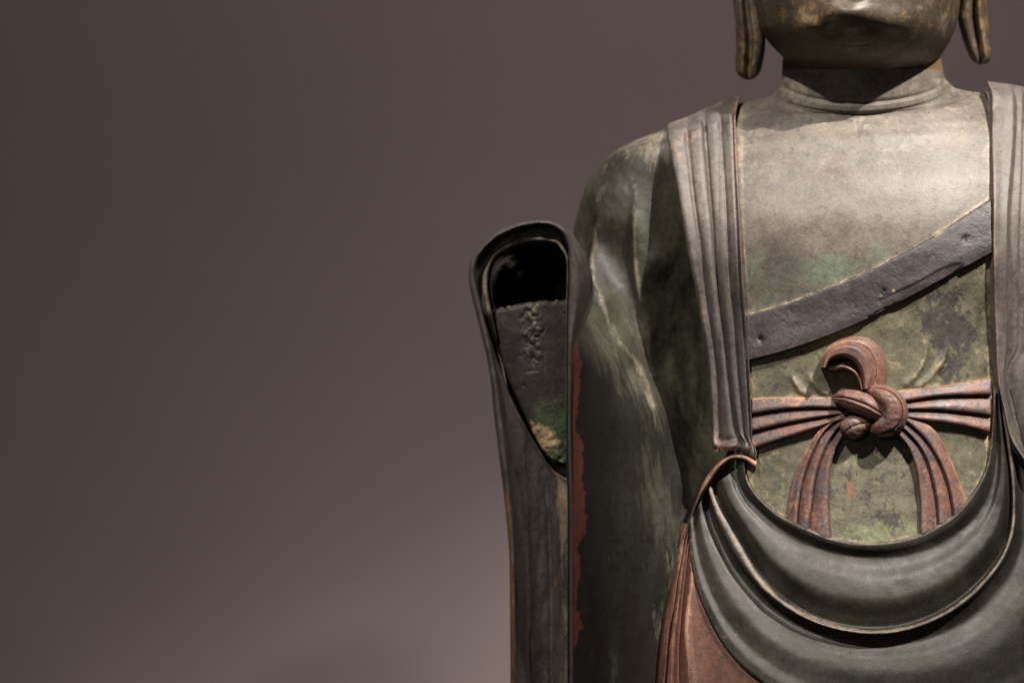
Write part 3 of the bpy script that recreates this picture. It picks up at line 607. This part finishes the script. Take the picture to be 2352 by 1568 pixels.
RG_I = [(1206, 1640), (1206, 1500), (1205, 1385), (1202, 1268), (1198, 1166), (1195, 1120), (1188, 1060), (1178, 975), (1160, 850), (1138, 760), (1126, 700), (1120, 660)] + \
       [(1121, 632), (1126, 610), (1138, 590), (1152, 578), (1177, 565), (1202, 556), (1222, 553), (1242, 552.5), (1263, 554), (1277, 560), (1288, 573), (1295, 583), (1301, 598), (1302, 616), (1302, 640)] + \
       [(1301, 672), (1300, 705), (1300, 744), (1300, 783), (1300, 830), (1300, 880), (1300, 1000), (1303, 1150), (1303, 1400), (1303, 1640)]
assert len(OUT) == len(INN) == len(RG_O) == len(RG_I)
def even(curves, n):
    """resample matched curves by index so they keep facing each other"""
    ref = np.array(OUT, float); d = np.hypot(*np.diff(ref, axis=0).T); t = np.concatenate([[0], np.cumsum(d)]) / d.sum()
    return [hermite(t, np.array(c, float), np.linspace(0, 1, n)) for c in curves]
o_, i_, ro_, ri_ = even([OUT, INN, RG_O, RG_I], N_)
# how far along the right-hand flap each point is: there the rim folds back
flap = np.exp(-((o_[:, 1] - 650) / 95) ** 2) * (o_[:, 0] > 1290)
def curve(p, h): return np.column_stack([p, np.broadcast_to(h, len(p))])
cen = np.array([1235.0, 700.0])
bk = o_ + (np.array([1290, 760.0]) - o_) * np.clip((900 - o_[:, 1:2]) / 300, 0.0, 1) * .22 + np.array([18.0, 0])
deep = np.where(o_[:, 1:2] < 900, ri_ + (np.array([1235, 690.0]) - ri_) * .08, ri_)
rows = [curve(bk, 60), curve(bk * .5 + o_ * .5, 260), curve(o_ * .93 + bk * .07, 410 - 40 * flap), curve(o_, 437 - 70 * flap), curve(o_ * .93 + i_ * .07, 450 - 70 * flap), curve(o_ * .75 + i_ * .25, 462 - 40 * flap), curve(o_ * .38 + i_ * .62, 468 - 4 * flap),
        curve(o_ * .15 + i_ * .85, 465), curve(i_, 455), curve(i_ * .92 + ro_ * .08, 440), curve(i_ * .75 + ro_ * .25, 432), curve(i_ * .12 + ro_ * .88, 424), curve(ro_, 432), curve(ro_ * .8 + ri_ * .2, 443), curve(ro_ * .3 + ri_ * .7, 444), curve(ri_, 430), curve(ri_ * .96 + deep * .04, 362)]
C = np.array(rows)
d = np.maximum(np.sqrt((np.diff(C, axis=0) ** 2).sum(-1)).mean(1), 1.0); tt0 = np.concatenate([[0], np.cumsum(d)])
ts = np.concatenate([np.linspace(tt0[i], tt0[i + 1], max(3, min(9, int(d[i] / 2) + 1)), endpoint=False) for i in range(len(d))] + [[tt0[-1]]])
G = hermite(tt0, C, ts, True)
G[..., 2] += vnoise(G[..., 0] / 20, G[..., 1] / 24) * 5
wob = vnoise(G[..., 0] / 7, G[..., 1] / 7) * 3; G[..., 2] += wob
zi = np.broadcast_to(np.linspace(0, 1, 1)[0], G.shape[:2])
idx = np.broadcast_to(ts[:, None], G.shape[:2])
G[..., 2] -= 75 * np.clip((G[..., 1] - 720) / 90, 0, 1) * (G[..., 0] < 1235) * np.clip((idx - tt0[9]) / 12, 0, 1)
isr = ((idx > tt0[12] - .5) & (idx < tt0[15])).astype(float)
inw = ((idx > tt0[9]) & (idx < tt0[12])).astype(float)
lowl = np.clip((G[..., 1] - 1080) / 60, 0, 1) * (G[..., 0] < 1230)
o = solid('sleeve_rim', G, M_cuff, 4, None, {'pale': isr * .95 * np.clip((1000 - G[..., 1]) / 100, 0, 1) + .3 * np.exp(-((idx - tt0[8]) / 8) ** 2) - .25 + .25 * inw,
                                             'ochre': lowl * np.where(idx < tt0[6], .75, 0) - .1 + .12 * flap[None, :], 'green': inw * .6 + isr * .5}, 60)
# hollow: inside wall of the arm tube, closed far back
q = ri_[(ri_[:, 1] < 1120)]
ctr = np.array([1232, 705.0])
rows = [curve(q, 366), curve(q + (ctr - q) * .02, 300), curve(q + (ctr - q) * .1, 120), curve(q + (ctr - q) * .5, 60), curve(q + (ctr - q) * .98, 40)]
G = hermite(np.linspace(0, 1, 5), np.array(rows), np.linspace(0, 1, 50), True)
G[..., 2] += vnoise(G[..., 0] / 10, G[..., 1] / 10) * 14
solid('sleeve_hollow', G, M_hole, 2, None, None, 60)
# lining: the inside of the hanging part
Ll = fn([(740, 1118), (800, 1130), (860, 1145), (905, 1152), (975, 1166), (1040, 1174), (1120, 1184), (1166, 1190), (1268, 1196), (1385, 1199), (1640, 1200)])
vs = np.linspace(745, 1640, 300); t = np.linspace(0, 1, 70)
Ug = (Ll(vs) - 12)[:, None] * (1 - t) + 1309 * t; Vg = np.broadcast_to(vs[:, None], Ug.shape)
Hq = 372 + 62 * np.abs(2 * t - 1.1)[None] ** 2.2 + 0 * Ug
Hq = Hq + ridge(Ug, Vg, [(1252, 1080), (1262, 1200), (1266, 1350), (1270, 1640)], -9, 8, 5, (.1, 0)) + ridge(Ug, Vg, [(1290, 1110), (1292, 1250), (1290, 1640)], 16, 16, 20, (.1, 0))
# cut back along the socket's lower edge
dd, sd, _ = dist(Ug, Vg, [(1108, 700), (1122, 770), (1141, 835), (1160, 885), (1185, 940), (1210, 985), (1240, 1035), (1270, 1078), (1325, 1116)])
Hq = Hq - np.where(sd < 0, np.clip(dd / 5, 0, 1), 0) * 70 + np.exp(-(dd / 6) ** 2) * 6
Hq = Hq + vnoise(Ug / 14, Vg / 40) * 4
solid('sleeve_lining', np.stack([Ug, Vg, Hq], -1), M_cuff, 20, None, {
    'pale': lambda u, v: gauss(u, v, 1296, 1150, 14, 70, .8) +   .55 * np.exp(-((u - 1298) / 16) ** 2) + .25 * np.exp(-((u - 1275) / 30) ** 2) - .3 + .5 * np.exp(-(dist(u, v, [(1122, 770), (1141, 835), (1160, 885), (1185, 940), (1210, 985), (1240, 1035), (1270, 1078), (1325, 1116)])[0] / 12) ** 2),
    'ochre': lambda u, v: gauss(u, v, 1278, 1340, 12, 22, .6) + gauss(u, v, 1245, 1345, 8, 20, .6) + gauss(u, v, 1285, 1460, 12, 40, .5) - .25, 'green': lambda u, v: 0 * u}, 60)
# socket plug
PT = [(1128, 712), (1146, 707), (1163, 704), (1193, 696), (1241, 691), (1304, 688)]
PL = fn([(686, 1120), (711, 1130), (754, 1142), (797, 1154), (864, 1174), (934, 1205), (1001, 1237), (1047, 1266), (1056, 1276), (1064, 1296)])
vs = np.linspace(0, 1, 200); t = np.linspace(0, 1, 90)
top = np.interp(PL(690) + t * (1304 - PL(690)), [p[0] for p in PT], [p[1] for p in PT]) + vnoise(t * 22, t * 0 + 5) * 5
Vg = top[None] + (1060 + vnoise(t * 9, t * 0 + 2) * 6 - top)[None] * vs[:, None]
Ug = PL(Vg) - 10 * np.clip((Vg - 715) / 40, 0, 1) + (1303.5 - PL(Vg) + 10 * np.clip((Vg - 715) / 40, 0, 1)) * t[None]
Hq = 398 + 14 * np.sin(np.pi * t)[None] + 0 * Ug - 14 * vs[:, None] + vnoise(Ug / 24, Vg / 24) * 2
band = np.exp(-((Ug - (1215 + (Vg - 700) * .12)) / 20) ** 2) * np.clip((870 - Vg) / 60, 0, 1)
Hq = Hq + band * (vnoise(Ug / 9, Vg / 13) * 9 + vnoise(Ug / 5, Vg / 6) * 5 - 2) + np.clip((Vg - 960) / 60, 0, 1) * (vnoise(Ug / 12, Vg / 12) * 8 + vnoise(Ug / 5, Vg / 5) * 2.5)
Hq = Hq - 22 * np.exp(-vs / .006)[:, None] - 10 * np.exp(-t / .02)[None]
solid('hand_socket', np.stack([Ug, Vg, Hq], -1), M_plug, 70, None, {
    'green': lambda u, v: .95 * np.clip((v - 880) / 90, 0, 1) * np.clip((u - 1180) / 60, .3, 1) + .35 * np.exp(-np.abs(u - 1300) / 10) - .1 + gauss(u, v, 1196, 868, 14, 18, .4),
    'pale': lambda u, v: gauss(u, v, 1255, 1010, 40, 30, 1.1) + gauss(u, v, 1236, 985, 26, 26, .6) + .5 * np.exp(-(v - 694) / 4) * 0 + np.exp(-np.abs(v - np.interp(u, [p[0] for p in PT], [p[1] for p in PT])) / 3.5) * .9 - .3 + gauss(u, v, 1300, 820, 5, 50, .5) + .5 * np.exp(-np.abs(u - PL(v)) / 5),
    'pits': lambda u, v: np.exp(-((u - (1215 + (v - 700) * .12)) / 22) ** 2) * np.clip((860 - v) / 60, 0, 1) * .5 - .1}, 50)

# ------------------------------------------------------------------ hanging folds below the waist
LIP = [(1690, 1078), (1697, 1108), (1712, 1138), (1736, 1164), (1789, 1211), (1845, 1244), (1920, 1269), (1995, 1280), (2070, 1277), (2145, 1255), (2201, 1221), (2242, 1184), (2269, 1139), (2284, 1090), (2290, 1030), (2290, 960), (2290, 900)]
F2U = [(1634, 1116), (1652, 1160), (1680, 1209), (1717, 1273), (1755, 1333), (1807, 1380), (1864, 1417), (1930, 1438), (1995, 1446), (2070, 1440), (2140, 1417), (2210, 1374), (2266, 1320), (2300, 1272), (2318, 1224), (2324, 1165), (2322, 1100), (2312, 1020), (2300, 930), (2298, 890)]
F2L = [(1626, 1124), (1640, 1180), (1664, 1232), (1692, 1283), (1727, 1328), (1779, 1379), (1847, 1420), (1922, 1446), (1997, 1457), (2072, 1451), (2147, 1427), (2222, 1382), (2278, 1326), (2312, 1277), (2330, 1230), (2336, 1170), (2334, 1105), (2324, 1020), (2308, 930), (2304, 890)]
F3 = [(1578, 1205), (1583, 1254), (1586, 1293), (1598, 1349), (1619, 1403), (1644, 1455), (1678, 1504), (1711, 1538), (1739, 1560), (1820, 1610), (1920, 1640), (2020, 1648), (2140, 1645), (2260, 1640), (2380, 1600), (2460, 1500), (2480, 1340), (2450, 1180), (2400, 1020), (2340, 900)]
RIMO = [(1712, 1058)] + RIM
IN0 = [(p[0] + (1995 - p[0]) * .03, p[1] - 6) for p in RIMO]
rows = [H(IN0, -14), H(mixc(IN0, RIMO, .7), 6), H(RIMO, 18), H(mixc(RIMO, LIP, .10), 21), H(mixc(RIMO, LIP, .38), 18), H(mixc(RIMO, LIP, .8), 6), H(LIP, 2), H(mixc(LIP, F2U, .10), 4), H(mixc(LIP, F2U, .33), 17), H(mixc(LIP, F2U, .55), 20),
        H(mixc(LIP, F2U, .85), -5), H(mixc(LIP, F2U, .96), -15), H(F2U, -2), H(mixc(F2U, F2L, .25), 9), H(mixc(F2U, F2L, .7), 12), H(F2L, 7), H(mixc(F2L, F3, .015), -6), H(mixc(F2L, F3, .12), -20), H(mixc(F2L, F3, .3), -6), H(mixc(F2L, F3, .48), 1),
        H(mixc(F2L, F3, .70), -2), H(mixc(F2L, F3, .88), 5), H(mixc(F2L, F3, .96), 5), H(F3, -3), H(shift(F3, -1, 2), -18)]
G = grid(rows, 420, 3)
G[..., 2] += vnoise(G[..., 0] / 45, G[..., 1] / 45) * 2.4 + vnoise(G[..., 0] / 14, G[..., 1] / 14) * .5
def ap_edge(u, v):
    d, s, p = dist(u, v, mixc(F2U, F2L, .35), 90)
    return 1.0 * np.exp(-(d / np.interp(p, [0, .3, .5, 1], [9, 8, 4, 3])) ** 2) + .75 * np.exp(-(dist(u, v, RIM, 80)[0] / 3) ** 2) + .28 * np.exp(-(dist(u, v, F3, 80)[0] / 40) ** 2) - .2
solid('apron', G, M_apron, 40, None, {'edge': ap_edge, 'green': lambda u, v: gauss(u, v, 2000, 1400, 230, 60, .45) + gauss(u, v, 1790, 1300, 60, 60, .2)}, 60)

# red pleated skirt
K0 = [(1583, 1200), (1567, 1241), (1557, 1272), (1544, 1329), (1532, 1370), (1523, 1411), (1513, 1473), (1504, 1568), (1496, 1650)]
K0 = [(p[0] - 16, p[1]) for p in K0]
K1 = [(1585, 1203), (1573, 1239), (1567, 1280), (1559, 1324), (1549, 1396), (1539, 1447), (1532, 1525), (1528, 1568), (1522, 1650)]
K2 = [(1588, 1205), (1581, 1267), (1577, 1305), (1570, 1370), (1566, 1422), (1562, 1473), (1561, 1525), (1562, 1568), (1562, 1650)]
K3 = [(1592, 1205), (1592, 1290), (1588, 1344), (1580, 1396), (1577, 1447), (1580, 1499), (1583, 1540), (1584, 1568), (1588, 1650)]
K4 = [(1640, 1205), (1660, 1290), (1680, 1350), (1700, 1400), (1730, 1450), (1760, 1500), (1800, 1550), (1850, 1600), (1900, 1650)]
rows = [H(K0, -10), H(mixc(K0, K1, .3), -2), H(mixc(K0, K1, .6), 4, 8), H(mixc(K0, K1, .9), 5, 8), H(K1, -4, -3), H(mixc(K1, K2, .15), 3, 6), H(mixc(K1, K2, .38), 5, 9), H(mixc(K1, K2, .55), 0, 0), H(mixc(K1, K2, .75), 3, 6), H(mixc(K1, K2, .93), 3, 5), H(K2, -4, -5),
        H(mixc(K2, K3, .3), 1, 3), H(mixc(K2, K3, .8), 6, 10), H(K3, 6, 11), H(mixc(K3, K4, .08), 1, 3), H(mixc(K3, K4, .3), -5, -4), H(K4, -8)]
G = grid(rows, 200, 1.8)
d3, s3, _ = dist(G[..., 0], G[..., 1], F3, 100)
G[..., 2] -= np.where(s3 < 0, 60 * np.clip(d3 / 14, 0, 1), 0)
solid('skirt', G, M_skirt, 60, None, {'ridge': lambda u, v: .8 * np.exp(-(dist(u, v, K3)[0] / 5) ** 2) + .45 * np.exp(-(dist(u, v, mixc(K0, K1, .8))[0] / 8) ** 2) + .4 * np.exp(-(dist(u, v, mixc(K1, K2, .35))[0] / 6) ** 2) - .1,
                                      'flake': lambda u, v: .35 * np.clip((v - 1440) / 60, 0, 1) * np.clip((u - 1590) / 30, 0, 1) + gauss(u, v, 1680, 1540, 50, 50, .4) - .05}, 60)

# ------------------------------------------------------------------ drape over the left shoulder
T0 = [(2258, 205), (2266, 214), (2271, 235), (2271, 297), (2271, 390), (2274, 453), (2273, 578), (2274, 700), (2277, 800), (2281, 850), (2289, 893), (2300, 937), (2316, 1010), (2350, 1065), (2400, 1110)]
T1 = [(2268, 187), (2278, 210), (2280, 240), (2280, 328), (2282, 400), (2283, 453), (2283, 560), (2284, 660), (2288, 760), (2291, 840), (2296, 893), (2306, 937), (2322, 1005), (2354, 1057), (2402, 1103)]
T3 = [(2322, 194), (2330, 225), (2331, 265), (2328, 334), (2322, 406), (2317, 469), (2314, 547), (2311, 640), (2312, 740), (2311, 800), (2306, 868), (2308, 896), (2316, 940), (2331, 992), (2358, 1045), (2406, 1090)]
T4 = [(2352, 200), (2352, 240), (2350, 300), (2349, 400), (2345, 484), (2343, 560), (2341, 640), (2340, 740), (2334, 810), (2320, 835), (2310, 868), (2310, 896), (2319, 940), (2335, 990), (2362, 1040), (2410, 1085)]
T5 = [(2480, 250), (2500, 330), (2510, 400), (2520, 500), (2520, 600), (2510, 700), (2500, 800), (2500, 850), (2500, 880), (2500, 900), (2500, 1000), (2500, 1050), (2500, 1080)]
G = grid([HT(T0, -40, -6), HT(mixc(T0, T1, .6, 40), -40, 2), HT(T1, -40, 20), HT(mixc(T1, T3, .1, 40), -40, 21), HT(mixc(T1, T3, .5, 40), -40, 19), HT(mixc(T1, T3, .92, 40), -40, 21), HT(T3, -40, 14), HT(mixc(T3, T4, .25, 40), -40, -4), HT(mixc(T3, T4, .8, 40), -40, -4),
          HT(T4, -40, -12), HT(mixc(T4, T5, .03, 40), -40, -10), HT(mixc(T4, T5, .3, 40), -40, -30), HT(T5, -40, -140)], 260, 2.5, False)
G = stole_h(G)
G[..., 2] += vnoise(G[..., 0] / 20, G[..., 1] / 60) * 2
solid('drape', G, M_stole, 60, None, {'ochre': lambda u, v: 0 * u - .2, 'edge': lambda u, v: .7 * np.exp(-np.abs(u - np.interp(v, [p[1] for p in T1], [p[0] for p in T1])) / 4) - .1,
                                      'dark': lambda u, v: .35 * np.clip((v - 450) / 250, 0, 1) + .1}, 55)
# left arm beyond it
vs = np.linspace(780, 1640, 160); t = np.linspace(0, 1, 60)
La = fn([(780, 2352), (802, 2347), (824, 2328), (843, 2316), (868, 2309), (896, 2309), (943, 2318), (990, 2334), (1037, 2350), (1100, 2362), (1640, 2380)])
Ug = (La(vs))[:, None] * (1 - t) + 2560 * t; Vg = np.broadcast_to(vs[:, None], Ug.shape)
Hq = base(np.full_like(Ug, 2300), Vg) - 24 + 30 * np.sqrt(np.clip(t * 6, 0, 1))[None] - 130 * t[None] ** 2
z = 0 * Ug
solid('sleeve', np.stack([Ug, Vg, Hq], -1), M_stole, 60, None, {'ochre': z - .2, 'edge': z - .2, 'dark': z + .75}, 55)
